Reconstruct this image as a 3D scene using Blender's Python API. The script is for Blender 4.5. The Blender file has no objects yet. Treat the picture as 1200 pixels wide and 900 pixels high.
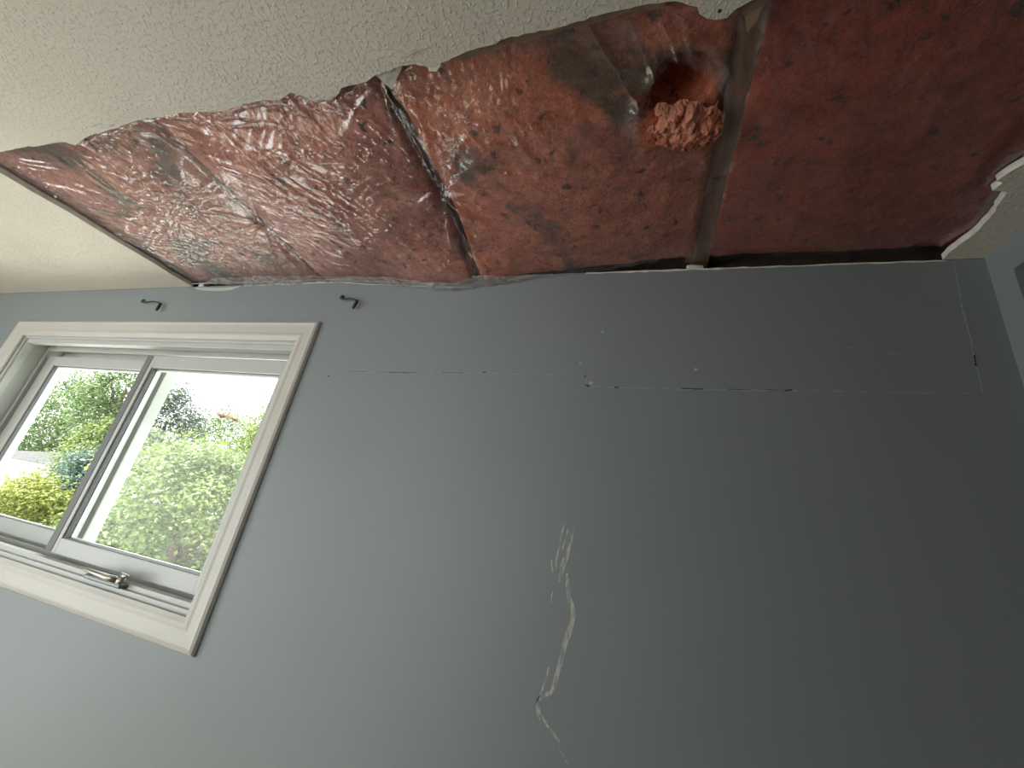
import bpy, bmesh, math, random
import numpy as np
from mathutils import Matrix, Vector

scene = bpy.context.scene
col = scene.collection
rnd = random.Random(7)

# ------------------------------------------------------------------ camera
ZC = 1.735                      # lens height above the floor
CEIL = 2.400                    # ceiling height
WY = 0.864                      # inner face of the window wall
XR = 0.622                      # right wall
XL = -3.45                      # left wall
YB = -3.10                      # back wall
cam_d = bpy.data.cameras.new('camera')
cam = bpy.data.objects.new('camera', cam_d)
col.objects.link(cam)
cam_d.sensor_fit = 'HORIZONTAL'
cam_d.sensor_width = 36.0
cam_d.lens = 476.88 / 1200 * 36.0
cam_d.clip_start = 0.02
cam_d.clip_end = 300
_r = Vector((0.94880504, 0.26996785, 0.16397059))
_d = Vector((0.04928618, 0.38622457, -0.9210871))
_f = Vector((-0.31199338, 0.88201357, 0.35314613))
cam.matrix_world = Matrix(((_r.x, -_d.x, -_f.x, 0), (_r.y, -_d.y, -_f.y, 0), (_r.z, -_d.z, -_f.z, ZC), (0, 0, 0, 1)))
scene.camera = cam

# ------------------------------------------------------------------ sky, exposure
world = bpy.data.worlds.new('overcast_sky')
scene.world = world
world.use_nodes = True
bg = world.node_tree.nodes['Background']
bg.inputs['Color'].default_value = (0.95, 0.98, 1.0, 1)
bg.inputs['Strength'].default_value = 3.2
sun_d = bpy.data.lights.new('sun', 'SUN')
sun_d.energy = 16.0
sun_d.angle = math.radians(6)
sun_d.color = (1.0, 0.965, 0.91)
sun = bpy.data.objects.new('sun', sun_d)
sun.rotation_euler = Vector((0.62, 0.28, -0.73)).to_track_quat('-Z', 'Y').to_euler()
col.objects.link(sun)
vs = scene.view_settings
vs.view_transform = 'Standard'
vs.look = 'None'
vs.exposure = 0.92
vs.gamma = 1.0
vs.use_curve_mapping = False
scene.cycles.max_bounces = 14
scene.cycles.diffuse_bounces = 6
scene.cycles.transparent_max_bounces = 24
scene.cycles.caustics_reflective = False
scene.cycles.caustics_refractive = False
scene.cycles.use_denoising = True
scene.cycles.sample_clamp_indirect = 6.0


def portal(name, loc, rot, sx, sy):
    """Marks a window opening so that daylight through it is sampled well; gives no light of its own."""
    ld = bpy.data.lights.new(name, 'AREA')
    ld.shape = 'RECTANGLE'
    ld.size, ld.size_y = sx, sy
    ld.cycles.is_portal = True
    o = bpy.data.objects.new(name, ld)
    o.location, o.rotation_euler = loc, rot
    col.objects.link(o)


# ------------------------------------------------------------------ helpers
def tag(o, label=None, cat=None, group=None, kind=None):
    if label: o['label'] = label
    if cat: o['category'] = cat
    if group: o['group'] = group
    if kind: o['kind'] = kind
    return o


def empty(name, loc=(0, 0, 0)):
    o = bpy.data.objects.new(name, None)
    o.empty_display_size = 0.05
    o.location = loc
    col.objects.link(o)
    return o


def link(name, me, mats, parent=None, smooth=False):
    if not isinstance(mats, (list, tuple)): mats = [mats]
    for m in mats: me.materials.append(m)
    if smooth:
        me.polygons.foreach_set('use_smooth', [True] * len(me.polygons))
    o = bpy.data.objects.new(name, me)
    col.objects.link(o)
    if parent is not None:
        o.parent = parent
        o.matrix_parent_inverse = Matrix.Translation(parent.location).inverted()
    return o


def from_bm(name, bm, mats, parent=None, smooth=False):
    me = bpy.data.meshes.new(name)
    bmesh.ops.recalc_face_normals(bm, faces=bm.faces)
    bm.to_mesh(me)
    bm.free()
    return link(name, me, mats, parent, smooth)


def np_mesh(name, verts, faces):
    """verts (n,3), faces (m,k) numpy arrays -> mesh, fast."""
    me = bpy.data.meshes.new(name)
    n, (m, k) = len(verts), faces.shape
    me.vertices.add(n)
    me.vertices.foreach_set('co', np.ascontiguousarray(verts, dtype=np.float32).ravel())
    me.loops.add(m * k)
    me.loops.foreach_set('vertex_index', np.ascontiguousarray(faces, dtype=np.int32).ravel())
    me.polygons.add(m)
    me.polygons.foreach_set('loop_start', np.arange(0, m * k, k, dtype=np.int32))
    me.polygons.foreach_set('loop_total', np.full(m, k, dtype=np.int32))
    me.update(calc_edges=True)
    me.validate()
    return me


def box(bm, x0, x1, y0, y1, z0, z1, bev=0.0):
    vs_ = [bm.verts.new(c) for c in ((x0, y0, z0), (x1, y0, z0), (x1, y1, z0), (x0, y1, z0), (x0, y0, z1), (x1, y0, z1), (x1, y1, z1), (x0, y1, z1))]
    fs = [bm.faces.new([vs_[i] for i in q]) for q in ((0, 3, 2, 1), (4, 5, 6, 7), (0, 1, 5, 4), (1, 2, 6, 5), (2, 3, 7, 6), (3, 0, 4, 7))]
    if bev > 0:
        es = list({e for f in fs for e in f.edges})
        bmesh.ops.bevel(bm, geom=es, offset=bev, segments=2, affect='EDGES', profile=0.5)


def tube(bm, pts, radii, seg=10, cap=True, flat=1.0):
    """Sweeps a ring along pts; radii one per point."""
    pts = [Vector(p) for p in pts]
    rings = []
    up0 = Vector((0, 0, 1))
    for i, p in enumerate(pts):
        t = (pts[min(i + 1, len(pts) - 1)] - pts[max(i - 1, 0)]).normalized()
        u = up0 if abs(t.dot(up0)) < 0.95 else Vector((0, 1, 0))
        a = t.cross(u).normalized()
        b = a.cross(t).normalized()
        r = radii[i] if isinstance(radii, (list, tuple)) else radii
        rings.append([bm.verts.new(p + a * (r * math.cos(2 * math.pi * k / seg)) + b * (r * flat * math.sin(2 * math.pi * k / seg))) for k in range(seg)])
    for A, B in zip(rings, rings[1:]):
        for k in range(seg):
            bm.faces.new((A[k], A[(k + 1) % seg], B[(k + 1) % seg], B[k]))
    if cap:
        bm.faces.new(rings[0][::-1])
        bm.faces.new(rings[-1])


_lat = {}


def vnoise(x, y, seed=0):
    """Smooth value noise in 0..1 on numpy arrays."""
    if seed not in _lat:
        _lat[seed] = np.random.RandomState(seed + 11).rand(256, 256)
    L = _lat[seed]
    xi, yi = np.floor(x).astype(int), np.floor(y).astype(int)
    fx, fy = x - xi, y - yi
    fx, fy = fx * fx * fx * (fx * (fx * 6 - 15) + 10), fy * fy * fy * (fy * (fy * 6 - 15) + 10)
    a, b = L[xi % 256, yi % 256], L[(xi + 1) % 256, yi % 256]
    c, d = L[xi % 256, (yi + 1) % 256], L[(xi + 1) % 256, (yi + 1) % 256]
    return (a * (1 - fx) + b * fx) * (1 - fy) + (c * (1 - fx) + d * fx) * fy


def fbm(x, y, seed=0, octv=4):
    s, a, t = 0, 1.0, 0
    for i in range(octv):
        s = s + a * vnoise(x * 2 ** i, y * 2 ** i, seed + i)
        t += a
        a *= 0.5
    return s / t


def ridge(x, y, seed=0, p=3.0):
    return (1 - np.abs(2 * vnoise(x, y, seed) - 1)) ** p


def sstep(a, b, x):
    t = np.clip((x - a) / (b - a), 0, 1)
    return t * t * (3 - 2 * t)


# ------------------------------------------------------------------ materials
def mat(name):
    m = bpy.data.materials.new(name)
    m.use_nodes = True
    nt = m.node_tree
    return m, nt, nt.nodes['Principled BSDF'], nt.nodes['Material Output']


def N(nt, kind, **kw):
    n = nt.nodes.new(kind)
    for k, v in kw.items():
        if k in n.inputs: n.inputs[k].default_value = v
        else: setattr(n, k, v)
    return n


def coords(nt, scale=(1, 1, 1), rot=(0, 0, 0)):
    tc = N(nt, 'ShaderNodeTexCoord')
    mp = N(nt, 'ShaderNodeMapping')
    mp.inputs['Scale'].default_value = scale
    mp.inputs['Rotation'].default_value = rot
    nt.links.new(tc.outputs['Object'], mp.inputs['Vector'])
    return mp.outputs['Vector']


def noise(nt, vec, scale, detail=4, rough=0.55, dist=0.0):
    n = N(nt, 'ShaderNodeTexNoise')
    n.inputs['Scale'].default_value = scale
    n.inputs['Detail'].default_value = detail
    n.inputs['Roughness'].default_value = rough
    n.inputs['Distortion'].default_value = dist
    nt.links.new(vec, n.inputs['Vector'])
    return n.outputs['Fac']


def ramp(nt, fac, stops):
    r = N(nt, 'ShaderNodeValToRGB')
    els = r.color_ramp.elements
    while len(els) < len(stops): els.new(0.5)
    for e, (p, c) in zip(els, stops):
        e.position = p
        e.color = (*c, 1) if len(c) == 3 else c
    nt.links.new(fac, r.inputs['Fac'])
    return r.outputs['Color']


def mix(nt, fac, a, b):
    n = N(nt, 'ShaderNodeMix', data_type='RGBA')
    for s, v in ((n.inputs[0], fac), (n.inputs[6], a), (n.inputs[7], b)):
        if isinstance(v, (int, float)): s.default_value = v
        elif isinstance(v, tuple): s.default_value = (*v, 1)
        else: nt.links.new(v, s)
    return n.outputs[2]


def bump(nt, bsdf, height, strength, dist):
    b = N(nt, 'ShaderNodeBump')
    b.inputs['Strength'].default_value = strength
    b.inputs['Distance'].default_value = dist
    nt.links.new(height, b.inputs['Height'])
    nt.links.new(b.outputs['Normal'], bsdf.inputs['Normal'])
    return b


def simple(name, c, rough=0.6, spread=0.06, scale=20, metal=0.0, bstr=0.15, bscale=120):
    m, nt, p, _ = mat(name)
    v = coords(nt)
    f = noise(nt, v, scale)
    lo = tuple(max(0, x * (1 - spread)) for x in c)
    hi = tuple(min(1, x * (1 + spread)) for x in c)
    nt.links.new(ramp(nt, f, [(0.3, lo), (0.7, hi)]), p.inputs['Base Color'])
    p.inputs['Roughness'].default_value = rough
    p.inputs['Metallic'].default_value = metal
    if bstr: bump(nt, p, noise(nt, v, bscale, 3), bstr, 0.001)
    return m


PAINT = (0.228, 0.252, 0.262)


def make_wall_paint():
    m, nt, p, _ = mat('blue_grey_wall_paint')
    v = coords(nt)
    f = noise(nt, v, 1.6, 3)
    c = ramp(nt, f, [(0.3, tuple(x * 0.96 for x in PAINT)), (0.7, tuple(x * 1.04 for x in PAINT))])
    nt.links.new(c, p.inputs['Base Color'])
    p.inputs['Roughness'].default_value = 0.48
    p.inputs['Specular IOR Level'].default_value = 0.35
    bump(nt, p, noise(nt, v, 260, 3), 0.10, 0.0006)
    return m


def make_ceiling_paint():
    m, nt, p, _ = mat('stippled_ceiling_plaster')
    v = coords(nt)
    c = ramp(nt, noise(nt, v, 3, 4), [(0.3, (0.555, 0.525, 0.455)), (0.7, (0.61, 0.58, 0.505))])
    nt.links.new(c, p.inputs['Base Color'])
    p.inputs['Roughness'].default_value = 0.85
    a = noise(nt, v, 150, 3, 0.6, 0.4)
    big = noise(nt, v, 38, 2, 0.5, 1.5)
    st = ramp(nt, a, [(0.50, (0, 0, 0)), (0.74, (1, 1, 1))])
    h = N(nt, 'ShaderNodeMath', operation='MULTIPLY')
    nt.links.new(st, h.inputs[0])
    nt.links.new(big, h.inputs[1])
    bump(nt, p, h.outputs[0], 0.55, 0.005)
    return m


def make_gypsum():
    return simple('broken_gypsum', (0.70, 0.68, 0.62), 0.95, 0.14, 60, bstr=0.6, bscale=180)


def make_paper():
    return simple('torn_drywall_paper', (0.40, 0.375, 0.33), 0.95, 0.18, 35, bstr=0.5, bscale=150)


def make_brown_paper():
    return simple('brown_drywall_paper', (0.20, 0.135, 0.09), 0.95, 0.2, 35, bstr=0.5, bscale=150)


def make_wool(name, base, hi, stain_lo, stain_hi, grey, seed, deep=0.30):
    m, nt, p, _ = mat(name)
    v = coords(nt)
    sh = N(nt, 'ShaderNodeVectorMath', operation='ADD')
    sh.inputs[1].default_value = (seed * 3.7, seed * 1.9, seed)
    nt.links.new(v, sh.inputs[0])
    v = sh.outputs[0]
    fine = noise(nt, v, 95, 6, 0.7, 1.2)
    mid = noise(nt, v, 22, 5, 0.65, 0.6)
    c = ramp(nt, fine, [(0.32, tuple(x * deep for x in base)), (0.50, base), (0.70, hi)])
    c2 = ramp(nt, mid, [(0.36, tuple(x * (deep + 0.15) for x in base)), (0.62, hi)])
    c = mix(nt, 0.42, c, c2)
    # blotches of old dirt drawn through by air and damp
    dirt = ramp(nt, noise(nt, v, 5.5, 7, 0.62, 0.5), [(stain_lo, (0, 0, 0)), (stain_hi, (1, 1, 1))])
    c = mix(nt, dirt, c, grey)
    spots = ramp(nt, noise(nt, v, 34, 4, 0.6, 0.3), [(0.60, (0, 0, 0)), (0.68, (0.85, 0.85, 0.85))])
    if deep < 0.5: c = mix(nt, spots, c, (0.055, 0.035, 0.03))
    nt.links.new(c, p.inputs['Base Color'])
    p.inputs['Roughness'].default_value = 1.0
    p.inputs['Specular IOR Level'].default_value = 0.05
    p.inputs['Sheen Weight'].default_value = 0.15
    bump(nt, p, fine, 0.9, 0.008)
    return m


def schlick(nt, k0, k1):
    """Reflectance of a thin clear sheet, the same from both sides."""
    lw = N(nt, 'ShaderNodeLayerWeight')
    lw.inputs['Blend'].default_value = 0.5
    pw = N(nt, 'ShaderNodeMath', operation='POWER')
    pw.inputs[1].default_value = 4.0
    nt.links.new(lw.outputs['Facing'], pw.inputs[0])
    ma = N(nt, 'ShaderNodeMath', operation='MULTIPLY_ADD', use_clamp=True)
    ma.inputs[1].default_value = k1
    ma.inputs[2].default_value = k0
    nt.links.new(pw.outputs[0], ma.inputs[0])
    return ma.outputs[0]


def make_poly(name, lo, hi):
    """Clear polythene film: mostly see-through, glossy, a little milky."""
    m, nt, p, out = mat(name)
    nt.nodes.remove(p)
    v = coords(nt)
    tr = N(nt, 'ShaderNodeBsdfTransparent')
    tr.inputs['Color'].default_value = (0.93, 0.92, 0.91, 1)
    gl = N(nt, 'ShaderNodeBsdfGlossy')
    gl.inputs['Color'].default_value = (1, 1, 1, 1)
    gl.inputs['Roughness'].default_value = 0.09
    df = N(nt, 'ShaderNodeBsdfDiffuse')
    df.inputs['Color'].default_value = (0.62, 0.60, 0.58, 1)
    b = N(nt, 'ShaderNodeBump')
    b.inputs['Strength'].default_value = 0.28
    b.inputs['Distance'].default_value = 0.003
    nt.links.new(noise(nt, v, 60, 4, 0.6, 1.5), b.inputs['Height'])
    nt.links.new(b.outputs['Normal'], gl.inputs['Normal'])
    refl = schlick(nt, 0.10, 0.95)          # both faces of the film reflect
    haze = ramp(nt, noise(nt, v, 9, 5, 0.6, 0.8), [(0.35, (lo,) * 3), (0.75, (hi,) * 3)])
    m1 = N(nt, 'ShaderNodeMixShader')
    nt.links.new(haze, m1.inputs[0])
    nt.links.new(tr.outputs[0], m1.inputs[1])
    nt.links.new(df.outputs[0], m1.inputs[2])
    m2 = N(nt, 'ShaderNodeMixShader')
    nt.links.new(refl, m2.inputs[0])
    nt.links.new(m1.outputs[0], m2.inputs[1])
    nt.links.new(gl.outputs[0], m2.inputs[2])
    nt.links.new(m2.outputs[0], out.inputs['Surface'])
    return m


def make_glass():
    m, nt, p, out = mat('window_glass')
    nt.nodes.remove(p)
    tr = N(nt, 'ShaderNodeBsdfTransparent')
    tr.inputs['Color'].default_value = (0.95, 0.965, 0.95, 1)
    gl = N(nt, 'ShaderNodeBsdfGlossy')
    gl.inputs['Roughness'].default_value = 0.02
    mx = N(nt, 'ShaderNodeMixShader')
    nt.links.new(schlick(nt, 0.02, 0.24), mx.inputs[0])
    nt.links.new(tr.outputs[0], mx.inputs[1])
    nt.links.new(gl.outputs[0], mx.inputs[2])
    nt.links.new(mx.outputs[0], out.inputs['Surface'])
    return m


def make_wood(name, c):
    m, nt, p, _ = mat(name)
    v = coords(nt, (1, 0.12, 1))
    f = noise(nt, v, 60, 5, 0.6, 0.4)
    nt.links.new(ramp(nt, f, [(0.3, tuple(x * 0.6 for x in c)), (0.7, tuple(min(1, x * 1.3) for x in c))]), p.inputs['Base Color'])
    p.inputs['Roughness'].default_value = 0.8
    bump(nt, p, f, 0.3, 0.002)
    return m


def make_leaf(name, lo, mid, hi):
    m, nt, p, out = mat(name)
    at = N(nt, 'ShaderNodeAttribute', attribute_name='leaf_tone')
    c = ramp(nt, at.outputs['Fac'], [(0.0, lo), (0.5, mid), (1.0, hi)])
    nt.links.new(c, p.inputs['Base Color'])
    p.inputs['Roughness'].default_value = 0.6
    tl = N(nt, 'ShaderNodeBsdfTranslucent')
    nt.links.new(c, tl.inputs['Color'])
    mx = N(nt, 'ShaderNodeMixShader')
    mx.inputs[0].default_value = 0.35
    nt.links.new(p.outputs[0], mx.inputs[1])
    nt.links.new(tl.outputs[0], mx.inputs[2])
    nt.links.new(mx.outputs[0], out.inputs['Surface'])
    return m


M = dict(
    wall=make_wall_paint(), ceil=make_ceiling_paint(), gyp=make_gypsum(), paper=make_paper(), brown=make_brown_paper(),
    poly=make_poly('clear_polythene_film', 0.010, 0.05), milky=make_poly('milky_polythene_fold', 0.18, 0.50), glass=make_glass(),
    joist=make_wood('dusty_joist_timber', (0.22, 0.115, 0.075)), deck=make_wood('attic_boards', (0.10, 0.07, 0.05)),
    floor=make_wood('oak_floor', (0.26, 0.20, 0.145)), blocker=make_wood('dark_blocker_wood', (0.07, 0.05, 0.04)),
    trim=simple('cream_trim_paint', (0.50, 0.485, 0.445), 0.42, 0.03, 8, bstr=0.04),
    vinyl=simple('white_vinyl', (0.47, 0.48, 0.465), 0.38, 0.02, 8, bstr=0.03),
    stile_shade=simple('grey_stile_shade', (0.15, 0.155, 0.155), 0.6),
    gasket=simple('grey_gasket', (0.10, 0.105, 0.11), 0.6),
    bead=simple('bright_glazing_bead', (0.78, 0.79, 0.78), 0.35, 0.02, 8, bstr=0.0),
    brass=simple('worn_nickel', (0.42, 0.40, 0.36), 0.32, 0.15, 60, metal=0.85),
    dark_nickel=simple('tarnished_nickel', (0.16, 0.17, 0.165), 0.4, 0.15, 60, metal=0.7),
    iron=simple('black_iron', (0.035, 0.04, 0.045), 0.5, 0.2, 60, metal=0.4),
    crack_dark=simple('open_joint', (0.035, 0.035, 0.035), 0.95),
    crack_light=simple('filled_joint', tuple(x * 1.18 for x in PAINT), 0.8, 0.3, 90),
    dust=simple('plaster_dust', (0.56, 0.53, 0.48), 0.95, 0.2, 80),
    hem=simple('folded_polythene_hem', (0.50, 0.50, 0.48), 0.3, 0.15, 40),
)


def make_scrape():
    """Chalky scuff: plaster showing through the paint in streaks."""
    m, nt, p, _ = mat('chalky_scuff')
    v = coords(nt, (1, 1, 0.28))
    f = ramp(nt, noise(nt, v, 170, 5, 0.65, 0.4), [(0.42, (0, 0, 0)), (0.60, (1, 1, 1))])
    nt.links.new(mix(nt, f, tuple(x * 1.15 for x in PAINT), (0.56, 0.52, 0.47)), p.inputs['Base Color'])
    p.inputs['Roughness'].default_value = 0.95
    return m


M['scrape'] = make_scrape()

# ------------------------------------------------------------------ the room
WIN = (-2.450, -1.006, ZC - 0.300, ZC + 0.452)      # opening in the window wall: x0, x1, z0, z1
WDEPTH = 0.165
BWIN = (-2.75, -0.66, 0.35, 2.26)                   # added window in the back wall, for more daylight
LDOOR = (-2.60, 0.00, 0.06, 2.14)                   # added glazed door in the left wall, for more daylight


def wall_with_opening(name, axis, fixed, thick, lo, hi, zlo, zhi, op, m):
    """A wall slab along x (axis 'x') or y with one rectangular opening, as one mesh with real reveals."""
    a0, a1, z0, z1 = op
    us, zs = [lo, a0, a1, hi], [zlo, z0, z1, zhi]
    bm = bmesh.new()

    def P(u, t, z):
        return bm.verts.new((u, fixed + t, z) if axis == 'x' else (fixed + t, u, z))
    g = [[[P(u, t, z) for z in zs] for u in us] for t in (0, thick)]
    for t in (0, 1):
        for i in range(3):
            for j in range(3):
                if (i, j) != (1, 1):
                    bm.faces.new((g[t][i][j], g[t][i + 1][j], g[t][i + 1][j + 1], g[t][i][j + 1]))

    def bridge(p, q):
        bm.faces.new((g[0][p[0]][p[1]], g[0][q[0]][q[1]], g[1][q[0]][q[1]], g[1][p[0]][p[1]]))
    for i in range(3):
        bridge((i, 0), (i + 1, 0)); bridge((i, 3), (i + 1, 3)); bridge((0, i), (0, i + 1)); bridge((3, i), (3, i + 1))
    bridge((1, 1), (2, 1)); bridge((1, 2), (2, 2)); bridge((1, 1), (1, 2)); bridge((2, 1), (2, 2))
    return tag(from_bm(name, bm, m), kind='structure')


def slab(name, x0, x1, y0, y1, z0, z1, m):
    bm = bmesh.new()
    box(bm, x0, x1, y0, y1, z0, z1)
    return tag(from_bm(name, bm, m), kind='structure')


wall_front = wall_with_opening('wall_front', 'x', WY, WDEPTH, XL - 0.12, XR + 0.85, 0, CEIL - 0.001, WIN, M['wall'])
wall_with_opening('wall_left', 'y', XL - 0.12, 0.12, YB, WY, 0, CEIL, LDOOR, M['wall'])
wall_with_opening('wall_back', 'x', YB - 0.14, 0.14, XL - 0.12, XR + 0.85, 0, CEIL, BWIN, M['wall'])
# right wall with a tall closet opening close to the corner, and a closet added behind to keep that side dark
wall_with_opening('wall_right', 'y', XR, 0.10, YB, WY, -0.02, CEIL, (-0.45, 0.815, 0.0, ZC + 0.601), M['wall'])
slab('wall_added_closet', XR + 0.70, XR + 0.80, YB, WY, 0, CEIL, M['wall'])
slab('floor', XL - 0.12, XR + 0.85, YB - 0.14, WY + WDEPTH, -0.15, 0, M['floor'])
# added light blocker: unseen dark walls behind the camera, shading the right side
PX0, PY1 = -0.58, -0.45
slab('wall_light_blocker', PX0, XR, PY1 - 0.10, PY1, 0, CEIL, M['blocker'])
slab('wall_blocker_return', PX0, PX0 + 0.10, YB, PY1 - 0.10, 0, CEIL, M['blocker'])
slab('attic_deck', XL - 0.4, XR + 1.1, YB - 0.5, WY + 0.6, CEIL + 0.20, CEIL + 0.24, M['deck'])

# timber plates on top of the outer walls close the attic
slab('attic_plate_front', XL - 0.4, XR + 1.1, WY + 0.05, WY + WDEPTH, CEIL, CEIL + 0.20, M['deck'])
slab('attic_plate_back', XL - 0.4, XR + 1.1, YB - 0.14, YB, CEIL, CEIL + 0.20, M['deck'])
slab('attic_plate_left', XL - 0.12, XL - 0.02, YB - 0.14, WY + WDEPTH, CEIL, CEIL + 0.20, M['deck'])
slab('attic_plate_right', XR + 0.72, XR + 0.82, YB - 0.14, WY + WDEPTH, CEIL, CEIL + 0.20, M['deck'])
slab('ceiling_added_closet', XR + 0.10, XR + 0.70, YB, WY, CEIL - 0.012, CEIL, M['ceil'])

# ceiling board with the torn-out strip along the window wall
NEAR = [(-1.518, 0.319), (-1.465, 0.32), (-1.402, 0.32), (-1.388, 0.324), (-1.33, 0.324), (-1.28, 0.326), (-1.26, 0.339), (-1.232, 0.334), (-1.18, 0.326), (-1.139, 0.326), (-1.09, 0.324), (-1.047, 0.321), (-0.994, 0.319), (-0.949, 0.322), (-0.891, 0.323), (-0.835, 0.33), (-0.8, 0.335), (-0.788, 0.336), (-0.772, 0.334), (-0.714, 0.332), (-0.689, 0.332), (-0.654, 0.338), (-0.622, 0.33), (-0.602, 0.34), (-0.591, 0.35), (-0.557, 0.354), (-0.533, 0.348), (-0.52, 0.34), (-0.494, 0.339), (-0.47, 0.339), (-0.445, 0.332), (-0.391, 0.328), (-0.37, 0.329), (-0.348, 0.339), (-0.335, 0.338), (-0.325, 0.335), (-0.297, 0.331), (-0.261, 0.327), (-0.242, 0.327), (-0.217, 0.323), (-0.181, 0.323), (-0.157, 0.324), (-0.121, 0.323), (-0.086, 0.321), (-0.046, 0.321), (-0.0, 0.323), (0.021, 0.328), (0.039, 0.336), (0.042, 0.344), (0.052, 0.351), (0.064, 0.355), (0.076, 0.355), (0.083, 0.348), (0.092, 0.345), (0.1, 0.342)]
LEFT = [(-1.628, 0.363), (-1.625, 0.43), (-1.612, 0.5), (-1.611, 0.613), (-1.601, 0.729), (-1.605, 0.793), (-1.596, WY)]
RIGHT = [(0.538, 0.637), (0.528, 0.653), (0.524, 0.667), (0.534, 0.672), (0.53, 0.687), (0.552, 0.693), (0.555, 0.709), (0.565, 0.753), (0.565, 0.794), (0.557, 0.835), (0.557, WY)]


def jag(pts, amp, step, rg):
    out = []
    for (ax, ay), (bx, by) in zip(pts, pts[1:]):
        n = max(1, int(math.hypot(bx - ax, by - ay) / step))
        for i in range(n):
            t = i / n
            out.append((ax + (bx - ax) * t + rg.uniform(-amp, amp) * (i > 0), ay + (by - ay) * t + rg.uniform(-amp, amp) * (i > 0)))
    out.append(pts[-1])
    return out


near_full = jag([(-1.628, 0.363), (-1.625, 0.322), (-1.57, 0.318)] + NEAR + [(0.17, 0.326), (0.27, 0.338), (0.36, 0.33), (0.45, 0.345), (0.515, 0.35), (0.535, 0.42), (0.545, 0.50), (0.55, 0.58), (0.545, 0.62), (0.538, 0.637)], 0.0012, 0.008, rnd)
left_edge = jag(LEFT, 0.0008, 0.03, rnd)[1:]
right_edge = jag(RIGHT, 0.0012, 0.008, rnd)[1:]
outline = [(XL, YB), (XR, YB), (XR, WY)] + right_edge[::-1] + near_full[::-1] + left_edge + [(XL, WY)]
bm = bmesh.new()
f = bm.faces.new([bm.verts.new((x, y, CEIL)) for x, y in outline])
ext = bmesh.ops.extrude_face_region(bm, geom=[f])
bmesh.ops.translate(bm, verts=[g for g in ext['geom'] if isinstance(g, bmesh.types.BMVert)], vec=(0, 0, 0.0135))
bmesh.ops.recalc_face_normals(bm, faces=bm.faces)
for fc in bm.faces: fc.material_index = 0 if abs(fc.normal.z) > 0.5 and fc.calc_center_median().z < CEIL + 0.005 else 1
bmesh.ops.triangulate(bm, faces=[x for x in bm.faces if len(x.verts) > 4], ngon_method='EAR_CLIP')
ceiling = tag(from_bm('ceiling', bm, [M['ceil'], M['gyp']]), kind='structure')


def flap(name, pts, z, th, m, parent, curl=0.0):
    """A torn flake: irregular outline with thickness, its last points curling down."""
    bm = bmesh.new()
    n = len(pts)
    bot = [bm.verts.new((p[0], p[1], z - (p[2] if len(p) > 2 else 0) - th)) for p in pts]
    top = [bm.verts.new((p[0], p[1], z - (p[2] if len(p) > 2 else 0))) for p in pts]
    bm.faces.new(bot); bm.faces.new(top[::-1])
    for i in range(n): bm.faces.new((bot[i], bot[(i + 1) % n], top[(i + 1) % n], top[i]))
    bmesh.ops.triangulate(bm, faces=[x for x in bm.faces if len(x.verts) > 4])
    return from_bm(name, bm, m, parent)


# torn facing paper around the hole
def band(pts, w0, w1, rg):
    """Outline of a ragged paper strip that follows pts and reaches into the hole by w0..w1."""
    inner = []
    for x, y in pts:
        inner.append((x + rg.uniform(-0.003, 0.003), y + rg.uniform(w0, w1), 0.0))
    return [(x, y - 0.004, 0.0) for x, y in pts] + inner[::-1]


flap('torn_paper', [(-0.449, 0.331), (-0.42, 0.329), (-0.388, 0.325), (-0.394, 0.331), (-0.41, 0.342), (-0.428, 0.357, 0.004), (-0.436, 0.348, 0.002), (-0.444, 0.338)], CEIL + 0.003, 0.0012, M['paper'], ceiling)
flap('torn_paper', [(-0.60, 0.337), (-0.57, 0.339), (-0.53, 0.338), (-0.524, 0.343), (-0.54, 0.352), (-0.557, 0.358), (-0.59, 0.355), (-0.608, 0.343)], CEIL + 0.004, 0.0012, M['paper'], ceiling)
flap('torn_paper', band(NEAR[36:46], 0.007, 0.013, rnd), CEIL + 0.008, 0.0014, M['brown'], ceiling)
flap('torn_paper', band(NEAR[2:8], 0.003, 0.008, rnd), CEIL + 0.008, 0.0012, M['paper'], ceiling)
flap('torn_paper', [(0.095, 0.335), (0.125, 0.332), (0.128, 0.345), (0.118, 0.352), (0.112, 0.366, 0.004), (0.104, 0.378, 0.005), (0.098, 0.362), (0.088, 0.352)], CEIL + 0.008, 0.0012, M['brown'], ceiling)
flap('torn_paper', [(-0.350, 0.332), (-0.334, 0.332), (-0.328, 0.338), (-0.340, 0.346), (-0.352, 0.344)], CEIL + 0.002, 0.0012, M['gyp'], ceiling)
# scored nicks in the plaster beside the edge
for x0, y0, x1, y1 in ((-0.392, 0.318, -0.335, 0.312), (-1.15, 0.312, -1.112, 0.309), (-1.10, 0.3185, -1.082, 0.316)):
    bm = bmesh.new()
    tube(bm, [(x0, y0, CEIL - 0.0002), ((x0 + x1) / 2, (y0 + y1) / 2 - 0.001, CEIL - 0.0004), (x1, y1, CEIL - 0.0002)], [0.0003, 0.0011, 0.0003], 6)
    from_bm('score_mark', bm, M['paper'], ceiling)
bm = bmesh.new()
tube(bm, [(0.066, 0.3455, CEIL - 0.0006), (0.066, 0.3455, CEIL + 0.002)], [0.0022, 0.0022], 10)
from_bm('nail_hole', bm, M['crack_dark'], ceiling)

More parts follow.
